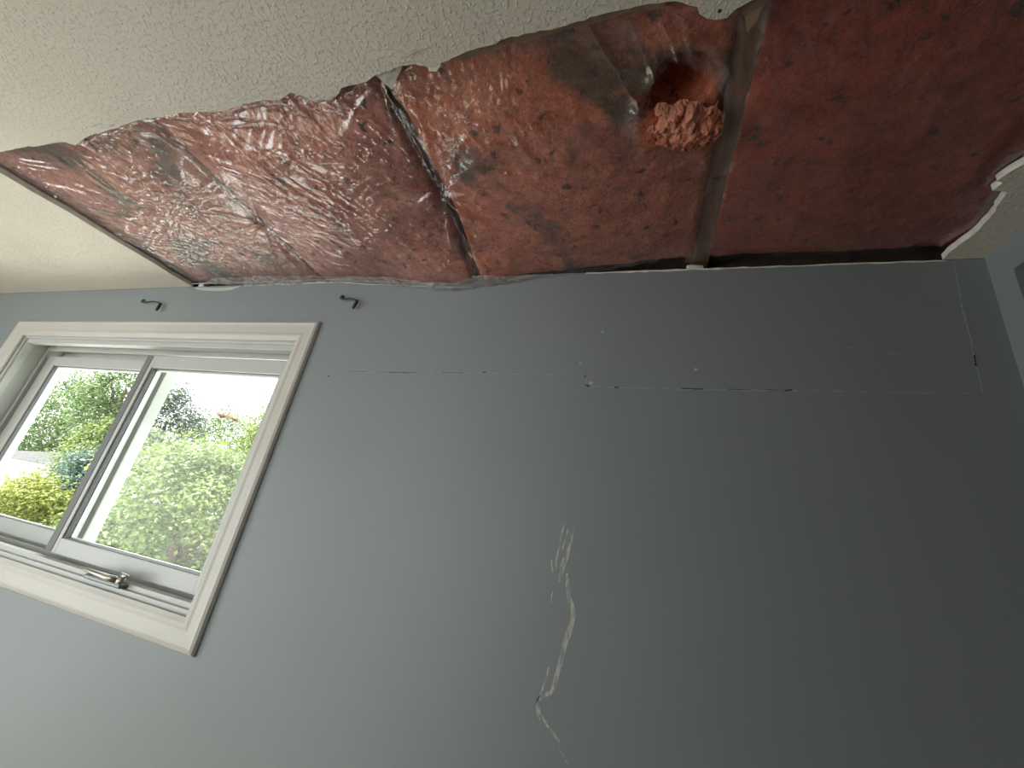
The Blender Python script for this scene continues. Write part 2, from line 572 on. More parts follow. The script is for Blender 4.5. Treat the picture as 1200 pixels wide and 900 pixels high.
# ------------------------------------------------------------------ joists and insulation above the hole
JX = [-1.665, -1.020, -0.455, 0.110, 0.640]
JW = [0.038] * 5
jl = [None, 'timber joist behind the film over the right half of the window', 'timber joist behind the film in the middle of the hole, under the star creases', 'timber joist showing as a brown strip right of the torn film', None]
JZ = [0.046, 0.046, 0.046, 0.030, 0.046]       # underside of each joist above the ceiling face
GAP = [0.010, 0.004, 0.012, 0.016, 0.010]       # half the slot the wool leaves open below it
for x, w, jz, lab in zip(JX, JW, JZ, jl):
    if x in (JX[0], JX[4]): continue            # over the board, nothing of them shows
    bm = bmesh.new()
    box(bm, x - w / 2, x + w / 2, -0.2, WY + 0.14, CEIL + jz, CEIL + 0.155, 0.002)
    o = from_bm('ceiling_joist', bm, M['joist'])
    tag(o, lab, 'joist', 'joists over the torn ceiling')

STAPLES = [(-1.012, 0.628, 1.0), (-0.448, 0.578, 1.0), (-0.455, 0.352, 0.7), (0.106, 0.62, 0.35), (-1.15, 0.505, 0.55)]
TEAR = [(-0.026, 0.468), (-0.020, 0.436), (-0.006, 0.408), (0.012, 0.398), (0.03, 0.402), (0.058, 0.424), (0.08, 0.442), (0.094, 0.470), (0.094, 0.515), (0.085, 0.537), (0.05, 0.536), (0.02, 0.524), (-0.012, 0.515), (-0.03, 0.505)]


def in_poly(px, py, poly):
    ins = np.zeros(px.shape, bool)
    n = len(poly)
    for i in range(n):
        (x1, y1), (x2, y2) = poly[i], poly[(i + 1) % n]
        if y1 == y2: continue
        c = ((y1 > py) != (y2 > py)) & (px < (x2 - x1) * (py - y1) / (y2 - y1) + x1)
        ins ^= c
    return ins


def base_height(x, y):
    """Broad sag of film and wool below the joists, relative to the ceiling face."""
    h = np.full(x.shape, 0.0150)
    for k in range(4):
        a, b = JX[k], JX[k + 1]
        u = np.clip((x - a) / (b - a), 0, 1)
        prof = np.clip(1 - np.abs(2 * u - 1) ** 2.4, 0, 1)
        inside = (x >= a) & (x < b)
        depth = (0.016, 0.030, 0.026, 0.014)[k]
        h = np.where(inside, h - depth * prof * (0.75 + 0.5 * fbm(x * 5, y * 5, 60 + k, 2)), h)
    edge = sstep(0.335, 0.47, y) * sstep(-1.60, -1.50, x) * sstep(0.575, 0.47, x)
    h = 0.0150 + (h - 0.0150) * edge
    # hanging lip over the top of the wall
    sag = np.exp(-((x + 0.50) / 0.20) ** 2) * 0.047 + np.exp(-((x + 0.98) / 0.28) ** 2) * 0.010
    h = h * (1 - 0.55 * sstep(0.70, 0.85, y)) + 0.008 * sstep(0.70, 0.85, y) - sag * sstep(0.66, 0.85, y)
    h = h + 0.006 * sstep(-0.22, 0.0, x) * sstep(0.78, 0.86, y)
    return h


def film_height(x, y):
    h = base_height(x, y)
    lit = sstep(0.5, -0.3, x)
    wx = x + 0.05 * (fbm(x * 6, y * 6, 90, 3) - 0.5)
    wy = y + 0.05 * (fbm(x * 6 + 7, y * 6, 95, 3) - 0.5)
    # long tension folds, running with the joists on the left and across the bays on the right of each
    a1, a2 = math.radians(62), math.radians(18)
    for ang, sa, sl, amp, sd, m_ in ((a1, 60, 6, 0.0050, 1, fbm(x * 4, y * 4, 31, 2)), (a2, 55, 7, 0.0046, 2, fbm(x * 4, y * 4, 37, 2)), (math.radians(-25), 75, 9, 0.0032, 3, fbm(x * 5, y * 5, 41, 2))):
        u = wx * math.cos(ang) + wy * math.sin(ang)
        v = -wx * math.sin(ang) + wy * math.cos(ang)
        h = h - amp * ridge(v * sa, u * sl, sd, 3.5) * sstep(0.38, 0.60, m_) * (0.25 + 0.75 * lit)
    h = h - 0.0018 * ridge(wx * 120, wy * 60, 5, 2.5) * (0.3 + 0.7 * lit) * sstep(0.4, 0.7, fbm(x * 7, y * 7, 44, 2))
    # puckers radiating from the staples
    for i, (sx, sy, s) in enumerate(STAPLES):
        dx, dy = x - sx, y - sy
        r = np.hypot(dx, dy) + 1e-6
        th = np.arctan2(dy, dx)
        n = 19
        rays = vnoise(th / (2 * math.pi) * n + 40 + i * 9 + 0.30 * vnoise(x * 25, y * 25, 140), 3.0 + r * 2, 120 + i)
        rays = (1 - np.abs(2 * rays - 1)) ** 4.5
        reach = 0.070 + 0.07 * vnoise(th * 2 + 11, th * 0 + i, 130)
        h = h - s * 0.020 * rays * sstep(0.0, 0.018, r) * np.exp(-r / reach)
        h = h + s * 0.009 * np.exp(-(r / 0.030) ** 2)
    # film drawn up tight into the joist lines
    for jx, s in ((JX[1], 0.0045), (JX[2], 0.0045)):
        h = h + s * np.exp(-((x - jx - 0.02 * (y - 0.6)) / 0.012) ** 2) * sstep(0.9, 0.75, y)
    # seam over the right joist
    h = h - 0.003 * np.exp(-((x - JX[3] - 0.018) / 0.004) ** 2)
    # curled lips of the tear
    cx, cy = 0.034, 0.468
    rr = np.hypot((x - cx) / 0.068, (y - cy) / 0.072)
    h = h - 0.010 * np.exp(-((rr - 1.0) / 0.22) ** 2) * (0.3 + 1.2 * fbm(x * 40, y * 40, 77, 2))
    return h


def grid(x0, x1, y0, y1, step):
    nx, ny = int((x1 - x0) / step) + 1, int((y1 - y0) / step) + 1
    X, Y = np.meshgrid(np.linspace(x0, x1, nx), np.linspace(y0, y1, ny), indexing='ij')
    idx = np.arange(nx * ny).reshape(nx, ny)
    F = np.stack([idx[:-1, :-1], idx[:-1, 1:], idx[1:, 1:], idx[1:, :-1]], -1).reshape(-1, 4)
    return X.ravel(), Y.ravel(), F, nx, ny


# clamp the film to lie on top of the board wherever the board is left
hole_poly = near_full + right_edge + left_edge[::-1]
x, y, F, nx, ny = grid(-1.66, 0.60, 0.285, WY - 0.002, 0.0028)
h = film_height(x, y)
inside = in_poly(x, y, hole_poly)
h = np.where(inside, h, np.maximum(h, 0.0145))
ins2 = inside.reshape(nx, ny).astype(float)
k = 3
soft = ins2.copy()
for _ in range(k):
    pad = np.pad(soft, 1, mode='edge')
    soft = np.minimum.reduce([pad[:-2, 1:-1], pad[2:, 1:-1], pad[1:-1, :-2], pad[1:-1, 2:], soft])
h = np.where((soft.ravel() < 0.5) & (y < 0.80), np.maximum(h, 0.0145), h)
ct = np.stack([x[F].mean(1), y[F].mean(1)], 1)
wob = 0.006 * (vnoise(ct[:, 0] * 90, ct[:, 1] * 90, 150) - 0.5)
keep = ~in_poly(ct[:, 0] + wob, ct[:, 1] + wob, TEAR)
film = link('vapor_barrier', np_mesh('vapor_barrier', np.stack([x, y, CEIL + h], 1), F[keep]), M['poly'], smooth=True)
tag(film, 'clear crinkled plastic film stapled under the pink insulation, torn at one spot', 'plastic sheet')

# its folded hem along the top of the wall
lip = [(-1.60, 0.0), (-1.30, -0.002), (-1.10, -0.003), (-0.93, -0.006), (-0.83, -0.017), (-0.67, -0.028), (-0.505, -0.039), (-0.47, -0.0385)]
for dz, dy, n0, n1 in ((0.0, -0.004, 2, 8), (0.008, -0.007, 0, 7)):
    bm = bmesh.new()
    tube(bm, [(px, WY + dy, CEIL + pz + dz) for px, pz in lip[n0:n1]], [0.0012 + 0.0010 * rnd.random() for _ in lip[n0:n1]], 6)
    from_bm('folded_hem', bm, M['hem'], film, True)
# doubled-over edge of the film where it was pinned along the wall
gx, gy, GF, gnx, gny = grid(-1.58, -0.16, 0.800, WY - 0.003, 0.004)
inner = 0.815 + 0.030 * (fbm(gx * 7, gx * 0 + 3, 410, 3) - 0.3)
inner = inner + (WY - 0.006 - inner) * np.maximum(sstep(-0.42, -0.17, gx), sstep(-1.40, -1.58, gx))
gyy = inner + (gy - 0.800) / (WY - 0.803) * (WY - 0.003 - inner)
hs = film_height(gx, gyy) - 0.0020 - 0.0025 * ridge(gx * 9, gyy * 70, 411, 2.0)
link('film_fold', np_mesh('film_fold', np.stack([gx, gyy, CEIL + hs], 1), GF), M['milky'], film, True)['label'] = 'milky doubled edge of the film'
# staples
for sx, sy, s in STAPLES[:4]:
    bm = bmesh.new()
    z = CEIL + float(film_height(np.array([sx]), np.array([sy]))[0]) - 0.0008
    tube(bm, [(sx - 0.005, sy, z + 0.003), (sx - 0.005, sy, z), (sx + 0.005, sy, z), (sx + 0.005, sy, z + 0.003)], 0.0007, 6)
    from_bm('staple', bm, M['iron'], film)

wools = [
    make_wool('dusty_pink_wool', (0.60, 0.26, 0.21), (0.82, 0.48, 0.41), 0.50, 0.58, (0.25, 0.185, 0.16), 1),
    make_wool('faded_pink_wool', (0.64, 0.21, 0.165), (0.86, 0.41, 0.33), 0.57, 0.68, (0.17, 0.10, 0.08), 2),
    make_wool('rusty_pink_wool', (0.72, 0.18, 0.105), (0.93, 0.35, 0.225), 0.55, 0.66, (0.15, 0.085, 0.06), 3),
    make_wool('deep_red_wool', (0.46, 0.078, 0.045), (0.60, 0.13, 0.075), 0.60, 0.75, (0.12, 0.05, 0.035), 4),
]
bl = ['dusty pink insulation batt with grey stains at the narrow left end of the hole',
      'faded pink insulation batt between two star-creased staples, mirroring the window',
      'rusty pink insulation batt with a ripped-open cavity behind the torn film',
      'deep red insulation batt in the dark right end of the hole']
for kbay in range(4):
    bx0, bx1 = JX[kbay] + GAP[kbay], JX[kbay + 1] - GAP[kbay + 1]
    by0, by1 = 0.20, WY - 0.004
    gx, gy, GF, gnx, gny = grid(bx0, bx1, by0, by1, 0.006)
    hb = base_height(gx, gy)
    hb = np.where(gy < 0.36, np.maximum(hb, 0.0145), hb) + 0.0045
    hb = hb + 0.007 * fbm(gx * 45, gy * 45, 200 + kbay, 4) + 0.006 * vnoise(gx * 14, gy * 14, 220 + kbay)
    hb = np.maximum(hb, film_height(gx, gy) + 0.0038)
    brd = np.minimum(gx - bx0, bx1 - gx)
    hb = hb + 0.005 * (1 - sstep(0.0, 0.012, brd)) + 0.003 * (1 - sstep(0.0, 0.03, by1 - gy)) * sstep(-0.25, 0.0, gx)
    if kbay == 2:
        cav = np.exp(-(((gx - 0.030) / 0.042) ** 2 + ((gy - 0.442) / 0.034) ** 2) ** 2)
        hb = hb + 0.085 * cav * (0.8 + 0.4 * fbm(gx * 40, gy * 40, 240, 3))
    hb = np.minimum(hb, 0.128)
    n0 = len(gx)
    zt = np.where(np.minimum(gx - JX[kbay], JX[kbay + 1] - gx) < JW[0] / 2 + 0.003, 0.044, 0.14)
    hb = np.minimum(hb, zt - 0.006)
    bot = np.stack([gx, gy, CEIL + hb], 1)
    top = np.stack([gx, gy, CEIL + zt], 1)
    idx = np.arange(n0).reshape(gnx, gny)
    ring = np.concatenate([idx[:, 0], idx[-1, 1:], idx[-2::-1, -1], idx[0, -2:0:-1]])
    side = np.stack([ring, np.roll(ring, -1), np.roll(ring, -1) + n0, ring + n0], 1)
    faces = np.concatenate([GF, GF[:, ::-1] + n0, side])
    batt = link('insulation_batt', np_mesh('insulation_batt', np.concatenate([bot, top]), faces), wools[kbay], smooth=True)
    tag(batt, bl[kbay], 'insulation', 'insulation batts above the ceiling')
    if kbay == 2:
        torn_batt = batt

# loose wool pulled out through the tear: a frayed mass with stray tufts
fresh = make_wool('fresh_pink_wool', (0.82, 0.27, 0.175), (0.95, 0.47, 0.34), 0.75, 0.9, (0.3, 0.14, 0.1), 9, 0.62)
gx, gy, GF, gnx, gny = grid(-0.044, 0.099, 0.450, 0.565, 0.0012)
rr = np.hypot((gx - 0.032) / 0.068, (gy - 0.508 - 0.12 * (gx - 0.032)) / 0.043) + 0.45 * (fbm(gx * 60, gy * 60, 310, 3) - 0.5)
rp = np.random.RandomState(5)
acc = np.zeros_like(gx)
for _ in range(85):
    bx, by, br = 0.032 + 0.066 * rp.uniform(-1, 1), 0.508 + 0.040 * rp.uniform(-1, 1), rp.uniform(0.006, 0.012)
    q_ = np.clip(1 - ((gx - bx) ** 2 + (gy - by) ** 2) / br ** 2, 0, None)
    acc = np.maximum(acc, np.sqrt(q_) * br * rp.uniform(0.8, 1.3))
hz_ = 0.018 - 0.011 * sstep(1.02, 0.3, rr) - 0.8 * acc * sstep(1.1, 0.7, rr) - 0.004 * vnoise(gx * 160, gy * 160, 301) - 0.002 * vnoise(gx * 330, gy * 330, 302)
fk = np.mean(rr[GF], 1) < 1.02
wool = link('torn_wool', np_mesh('torn_wool', np.stack([gx, gy, CEIL + hz_], 1), GF[fk]), fresh, torn_batt, True)
wool['label'] = 'fresh pink wool spilling from the torn film'
rt = random.Random(21)
bm = bmesh.new()
for i in range(26):
    cx, cy = 0.034 + 0.058 * rt.uniform(-1, 1), 0.508 + 0.032 * rt.uniform(-1, 1)
    z0 = CEIL + 0.010 - 0.012 * rt.random()
    th = rt.uniform(0, 6.28)
    l = rt.uniform(0.006, 0.018)
    p0 = Vector((cx, cy, z0 + 0.008))
    p1 = p0 + Vector((math.cos(th) * l * 0.5, math.sin(th) * l * 0.5, -rt.uniform(0.004, 0.012)))
    p2 = p1 + Vector((math.cos(th + 0.8) * l * 0.5, math.sin(th + 0.8) * l * 0.5, -rt.uniform(-0.003, 0.004)))
    tube(bm, [p0, p1, p2], [0.0014, 0.0010, 0.0002], 5, cap=False)
tag(from_bm('stray_fibres', bm, fresh, torn_batt, True), kind='stuff')

# plaster left on top of the wall: crumbs and slivers
def crumb(name, c, s, lab, seed):
    rg = random.Random(seed)
    bm = bmesh.new()
    bmesh.ops.create_icosphere(bm, subdivisions=2, radius=1.0)
    for v_ in bm.verts:
        k_ = 1 + rg.uniform(-0.22, 0.22)
        q = v_.co * k_
        q = Vector([max(-0.72, min(0.72, a)) for a in q])
        v_.co = Vector((q.x * s[0], q.y * s[1], q.z * s[2])) + Vector(c)
    return tag(from_bm(name, bm, M['gyp']), lab, 'plaster', 'plaster bits left on the wall top')


crumb('plaster_chunk', (-1.555, WY + 0.006, CEIL + 0.006), (0.018, 0.012, 0.009), 'small square plaster chunk at the left corner of the hole', 1)
crumb('plaster_crumb', (-1.02, WY + 0.006, CEIL + 0.004), (0.022, 0.009, 0.007), 'plaster crumb on the wall top between the window and a wall bracket', 2)
crumb('plaster_crumb', (0.098, WY + 0.008, CEIL + 0.007), (0.026, 0.010, 0.009), 'white plaster crumb at the foot of the brown joist strip', 3)

# bare board edge along the top of the window wall, and a torn tab of paper at the left
def wall_ribbon(name, pts, widths, y, m, parent=wall_front, th=0.0006):
    """A thin raised ribbon lying on the wall, following pts (x, z)."""
    bm = bmesh.new()
    L, R_ = [], []
    n = len(pts)
    for i, (px, pz) in enumerate(pts):
        a, b = pts[max(0, i - 1)], pts[min(n - 1, i + 1)]
        tx, tz = b[0] - a[0], b[1] - a[1]
        l = math.hypot(tx, tz) or 1
        nx_, nz_ = -tz / l, tx / l
        w = widths[i] if isinstance(widths, (list, tuple)) else widths
        L.append((px + nx_ * w / 2, pz + nz_ * w / 2)); R_.append((px - nx_ * w / 2, pz - nz_ * w / 2))
    front = [[bm.verts.new((q[0], y - th, q[1])) for q in S_] for S_ in (L, R_)]
    back = [[bm.verts.new((q[0], y + 0.0004, q[1])) for q in S_] for S_ in (L, R_)]
    for i in range(n - 1):
        bm.faces.new((front[0][i], front[0][i + 1], front[1][i + 1], front[1][i]))
        for s in (0, 1):
            bm.faces.new((front[s][i], front[s][i + 1], back[s][i + 1], back[s][i]))
    for i in (0, n - 1):
        bm.faces.new((front[0][i], front[1][i], back[1][i], back[0][i]))
    return from_bm(name, bm, m, parent)


edge_pts = [(-0.16 + 0.72 * i / 40, CEIL - 0.0025 + rnd.uniform(-0.0008, 0.0008)) for i in range(41)]
wall_ribbon('bare_board_edge', edge_pts, [0.0022 + 0.0045 * rnd.random() * (1 if i < 18 else 0.5) for i in range(41)], WY, M['gyp'])
edge_pts = [(-1.34 + 0.40 * i / 20, CEIL - 0.004 + rnd.uniform(-0.0008, 0.0008)) for i in range(21)]
wall_ribbon('bare_board_edge', edge_pts, [0.0022 + 0.002 * rnd.random() for i in range(21)], WY, M['gyp'])
wall_ribbon('torn_paper', [(-1.575, CEIL - 0.008), (-1.53, CEIL - 0.013), (-1.48, CEIL - 0.016), (-1.43, CEIL - 0.017), (-1.39, CEIL - 0.014), (-1.355, CEIL - 0.006)], [0.006, 0.013, 0.012, 0.013, 0.012, 0.003], WY, M['trim'], th=0.002)

# cut lines of an old patch in the wall
def jit(pts, step, amp, rg):
    out = []
    for (ax, az), (bx, bz) in zip(pts, pts[1:]):
        n = max(1, int(math.hypot(bx - ax, bz - az) / step))
        for i in range(n):
            t = i / n
            out.append((ax + (bx - ax) * t + rg.uniform(-amp, amp), az + (bz - az) * t + rg.uniform(-amp, amp)))
    out.append(pts[-1])
    return out


def zc(pts): return [(a, ZC + b) for a, b in pts]


CR1 = zc([(-0.777, 0.357), (-0.699, 0.359), (-0.619, 0.361), (-0.543, 0.365), (-0.47, 0.367), (-0.384, 0.371), (-0.31, 0.373), (-0.225, 0.374), (-0.145, 0.376), (-0.131, 0.374)])
CR2 = zc([(-0.127, 0.353), (-0.075, 0.35), (-0.012, 0.352), (0.075, 0.354), (0.172, 0.358), (0.263, 0.362), (0.348, 0.366), (0.454, 0.369), (0.563, 0.374)])
CR3 = zc([(0.565, 0.373), (0.567, 0.409), (0.566, 0.435), (0.569, 0.47), (0.568, 0.534), (0.571, 0.611), (0.575, 0.656)])
CR0 = zc([(-0.783, 0.356), (-0.791, 0.385), (-0.801, 0.44)])
for pts, w in ((CR1, 0.0022), (CR2, 0.0030), (CR3, 0.0034), (CR0, 0.0012), ([CR1[-1], CR2[0]], 0.003)):
    q = jit(pts, 0.018, 0.0005, rnd)
    wall_ribbon('crack', q, [w * rnd.uniform(0.5, 1.2) for _ in q], WY, M['crack_light'], th=0.0003)
for a, b, w in (((-0.66, 0.3612), (-0.60, 0.3622), 0.0012), ((-0.70, 0.360), (-0.56, 0.3650), 0.0009), ((-0.50, 0.3675), (-0.44, 0.3695), 0.0010), ((-0.78, 0.358), (-0.73, 0.3595), 0.0009), ((-0.388, 0.373), (-0.378, 0.373), 0.0035), ((0.072, 0.3555), (0.115, 0.3565), 0.0024), ((0.16, 0.359), (0.20, 0.3600), 0.0018), ((0.262, 0.362), (0.275, 0.3645), 0.0040), ((0.225, 0.362), (0.25, 0.362), 0.0012), ((-0.13, 0.353), (-0.121, 0.350), 0.0050), ((-0.066, 0.351), (-0.056, 0.351), 0.0035), ((0.565, 0.428), (0.567, 0.450), 0.0030), ((-0.136, 0.377), (-0.130, 0.372), 0.0025)):
    n = 7
    pts = [(a[0] + (b[0] - a[0]) * i / (n - 1), ZC + a[1] + (b[1] - a[1]) * i / (n - 1) + rnd.uniform(-0.0004, 0.0004)) for i in range(n)]
    wall_ribbon('open_joint', pts, [w * rnd.uniform(0.35, 1.0) for _ in range(n)], WY, M['crack_dark'], th=0.0008)
for px, pz, r in ((-0.104, 0.491, 0.0028), (0.100, 0.401, 0.0036), (-0.148, 0.406, 0.0026), (-0.118, 0.358, 0.004)):
    wall_ribbon('plaster_fleck', [(px - r, ZC + pz - r * 0.4), (px, ZC + pz + r * 0.2), (px + r, ZC + pz + r * 0.5)], [r * 0.4, r * 1.5, r * 0.5], WY, M['dust'], th=0.001)
wall_ribbon('nail_hole', [(-0.853, ZC + 0.3405), (-0.850, ZC + 0.340), (-0.847, ZC + 0.341)], [0.001, 0.004, 0.002], WY, M['crack_dark'])
for px, pz, l in ((0.33, 0.50, 0.07), (0.36, 0.462, 0.05), (0.42, 0.452, 0.05)):
    wall_ribbon('faint_scratch', [(px, ZC + pz), (px + l * 0.5, ZC + pz - 0.002), (px + l, ZC + pz - 0.003)], [0.0006, 0.0016, 0.0006], WY, M['crack_light'], th=0.0003)

# long chalky scrape low on the wall
SC = {'a': ([(-0.141, 0.049), (-0.146, 0.025), (-0.148, 0.004), (-0.150, -0.02), (-0.148, -0.04)], 0.0045), 'b': ([(-0.124, 0.047), (-0.125, 0.025), (-0.127, 0.008), (-0.131, -0.012), (-0.136, -0.032), (-0.141, -0.060)], 0.010),
      'b2': ([(-0.133, 0.040), (-0.137, 0.018), (-0.142, -0.006)], 0.003), 'f': ([(-0.160, -0.022), (-0.158, -0.032), (-0.154, -0.044)], 0.004), 'g': ([(-0.150, -0.078), (-0.151, -0.088), (-0.150, -0.098)], 0.002),
      'c': ([(-0.127, -0.042), (-0.124, -0.060), (-0.118, -0.082), (-0.110, -0.098), (-0.106, -0.110), (-0.108, -0.124), (-0.112, -0.140), (-0.117, -0.160), (-0.120, -0.180), (-0.123, -0.200), (-0.127, -0.222), (-0.131, -0.238)], 0.0105),
      'd': ([(-0.126, -0.229), (-0.133, -0.238), (-0.142, -0.244), (-0.151, -0.253)], 0.008),
      'e': ([(-0.141, -0.200), (-0.144, -0.220), (-0.150, -0.243), (-0.155, -0.256), (-0.151, -0.266), (-0.143, -0.276), (-0.134, -0.284), (-0.122, -0.292), (-0.108, -0.302)], 0.005),
      'h': ([(-0.152, -0.246), (-0.157, -0.258), (-0.153, -0.272), (-0.143, -0.284)], 0.0028), 'i': ([(-0.110, -0.310), (-0.101, -0.318), (-0.092, -0.327)], 0.002)}
for key, (pts, w) in SC.items():
    q = jit(zc(pts), 0.008, 0.0007, rnd)
    n = len(q)
    wall_ribbon('scrape_mark', q, [w * (0.25 + 0.75 * math.sin(math.pi * (i + 0.5) / n) ** 0.5) * rnd.uniform(0.7, 1.1) for i in range(n)], WY, M['scrape'], th=0.0003 + 0.0001 * (key in 'adf'))

# ------------------------------------------------------------------ the window
OX0, OX1, OZ0, OZ1 = WIN
win = tag(empty('window_1', ((OX0 + OX1) / 2, WY, OZ0)), 'white sliding window in a cream casing looking out on trees', kind='structure')


def frame_member(name, corners_out, corners_in, prof, m, parent):
    """A mitred moulding: prof is (fraction from outer to inner, proud height)."""
    bm = bmesh.new()
    rows = []
    for o, i in zip(corners_out, corners_in):
        rows.append([bm.verts.new((o[0] + (i[0] - o[0]) * u, WY - t, o[1] + (i[1] - o[1]) * u)) for u, t in prof])
    A, B = rows
    n = len(prof)
    for k_ in range(n - 1): bm.faces.new((A[k_], A[k_ + 1], B[k_ + 1], B[k_]))
    bm.faces.new(A); bm.faces.new(B[::-1])
    bm.faces.new((A[0], B[0], B[-1], A[-1]))
    return from_bm(name, bm, m, parent)


CO = (-2.535, -0.944, ZC - 0.364, ZC + 0.514)       # casing outer
CI = (OX0 + 0.004, OX1 - 0.004, OZ0 + 0.004, OZ1 - 0.004)
prof = [(0.0, -0.0005), (0.0, 0.004), (0.05, 0.0105), (0.15, 0.0135), (0.20, 0.0120), (0.30, 0.0110), (0.62, 0.0100), (0.74, 0.0115), (0.82, 0.0105), (0.90, 0.0085), (1.0, 0.0065), (1.0, -0.0005)]
oc = [(CO[0], CO[2]), (CO[1], CO[2]), (CO[1], CO[3]), (CO[0], CO[3])]
ic = [(CI[0], CI[2]), (CI[1], CI[2]), (CI[1], CI[3]), (CI[0], CI[3])]
for a in range(4):
    b = (a + 1) % 4
    frame_member('casing', (oc[a], oc[b]), (ic[a], ic[b]), prof, M['trim'], win)


def ring_frame(name, x0, x1, z0, z1, wl, wr, wb, wt, y0, y1, m, parent, bev=0.0015):
    bm = bmesh.new()
    box(bm, x0, x0 + wl, y0, y1, z0, z1, bev)
    box(bm, x1 - wr, x1, y0, y1, z0, z1, bev)
    box(bm, x0 + wl - 0.001, x1 - wr + 0.001, y0 + 0.0002, y1 - 0.0002, z0, z0 + wb, bev)
    box(bm, x0 + wl - 0.001, x1 - wr + 0.001, y0 + 0.0002, y1 - 0.0002, z1 - wt, z1, bev)
    return from_bm(name, bm, m, parent)


# outer frame, stepped: liner, inner track rib, outer track rib, blind stop
ring_frame('frame', OX0, OX1, OZ0, OZ1, 0.014, 0.014, 0.016, 0.012, WY + 0.002, WY + 0.164, M['vinyl'], win)
ring_frame('track_rib', OX0 + 0.013, OX1 - 0.013, OZ0 + 0.015, OZ1 - 0.011, 0.009, 0.004, 0.014, 0.018, WY + 0.010, WY + 0.034, M['vinyl'], win)
ring_frame('track_rib', OX0 + 0.013, OX1 - 0.013, OZ0 + 0.015, OZ1 - 0.011, 0.018, 0.006, 0.016, 0.022, WY + 0.076, WY + 0.082, M['vinyl'], win, 0.001)
ring_frame('track_rib', OX0 + 0.013, OX1 - 0.013, OZ0 + 0.015, OZ1 - 0.011, 0.030, 0.008, 0.022, 0.032, WY + 0.132, WY + 0.150, M['vinyl'], win, 0.001)


def sash(label, x0, x1, z0, z1, y0, y1, wl, wr, wb, wt, ypane):
    s = ring_frame('sash', x0, x1, z0, z1, wl, wr, wb, wt, y0, y1, M['vinyl'], win, 0.002)
    s['label'] = label
    ix0, ix1, iz0, iz1 = x0 + wl, x1 - wr, z0 + wb, z1 - wt
    ring_frame('gasket', ix0 - 0.001, ix1 + 0.001, iz0 - 0.001, iz1 + 0.001, 0.009, 0.005, 0.003, 0.003, y0 + 0.004, y0 + 0.014, M['gasket'], s, 0)  # left band widened to stand in for shade on the backlit stile
    ring_frame('glazing_bead', ix0 - 0.001, ix1 + 0.001, iz0 - 0.001, iz1 + 0.001, 0.007, 0.007, 0.006, 0.007, ypane - 0.012, ypane - 0.003, M['bead'], s, 0.001)
    bm = bmesh.new()
    if 'inner' in label:
        box(bm, x0 - 0.004, x0 + 0.026, y0 - 0.0015, y0 + 0.010, z0 + 0.002, z1 - 0.002, 0.001)  # dark strip added as the shade on the backlit meeting stile
        from_bm('stile_shade_strip', bm, M['stile_shade'], s)
        bm = bmesh.new()
    box(bm, ix0 - 0.004, ix1 + 0.004, ypane - 0.002, ypane + 0.002, iz0 - 0.004, iz1 + 0.004)
    from_bm('pane', bm, M['glass'], s)
    return s


sash('inner sliding sash on the right', -1.700, -1.024, ZC - 0.262, ZC + 0.398, WY + 0.036, WY + 0.074, 0.042, 0.046, 0.044, 0.046, WY + 0.066)
sash('outer fixed sash on the left', -2.410, -1.655, ZC - 0.262, ZC + 0.398, WY + 0.086, WY + 0.124, 0.062, 0.042, 0.044, 0.040, WY + 0.110)

# flip-over latch lever lying on the bottom rail
hx, hz = -1.350, ZC - 0.270
bm = bmesh.new()
box(bm, hx - 0.060, hx + 0.088, WY - 0.012, WY + 0.020, hz - 0.013, hz - 0.001, 0.004)
crank = from_bm('latch_handle', bm, M['dark_nickel'], win)
bm = bmesh.new()
tube(bm, [(hx - 0.098, WY - 0.004, hz + 0.006), (hx - 0.070, WY - 0.006, hz + 0.007), (hx - 0.03, WY - 0.008, hz + 0.006), (hx + 0.03, WY - 0.010, hz + 0.005), (hx + 0.060, WY - 0.008, hz + 0.007)], [0.003, 0.0065, 0.0085, 0.0100, 0.0085], 12, flat=0.75)
from_bm('lever', bm, M['brass'], crank, True)
bm = bmesh.new()
tube(bm, [(hx + 0.072, WY - 0.002, hz - 0.004), (hx + 0.072, WY - 0.002, hz + 0.010), (hx + 0.066, WY - 0.002, hz + 0.018), (hx + 0.090, WY - 0.002, hz + 0.017)], [0.011, 0.010, 0.006, 0.004], 12)
from_bm('pivot', bm, M['brass'], crank, True)

portal('daylight_portal_front', ((OX0 + OX1) / 2, WY + 0.16, (OZ0 + OZ1) / 2), (math.radians(-90), 0, 0), OX1 - OX0, OZ1 - OZ0)

# unseen back window, added to light the wall from behind the camera
bx0, bx1, bz0, bz1 = BWIN
win2 = tag(empty('added_window', ((bx0 + bx1) / 2, YB, bz0)), 'wide unseen window added in the back wall for light', kind='structure')
ring_frame('frame', bx0, bx1, bz0, bz1, 0.04, 0.04, 0.04, 0.04, YB - 0.12, YB - 0.04, M['vinyl'], win2)
bm = bmesh.new()
box(bm, (bx0 + bx1) / 2 - 0.025, (bx0 + bx1) / 2 + 0.025, YB - 0.11, YB - 0.05, bz0 + 0.039, bz1 - 0.039, 0.002)
from_bm('mullion', bm, M['vinyl'], win2)
for a, b in ((bx0 + 0.035, (bx0 + bx1) / 2 - 0.02), ((bx0 + bx1) / 2 + 0.02, bx1 - 0.035)):
    bm = bmesh.new()
    box(bm, a, b, YB - 0.082, YB - 0.078, bz0 + 0.036, bz1 - 0.036)
    from_bm('pane', bm, M['glass'], win2)
portal('daylight_portal_back', ((bx0 + bx1) / 2, YB - 0.13, (bz0 + bz1) / 2), (math.radians(90), 0, 0), bx1 - bx0, bz1 - bz0)

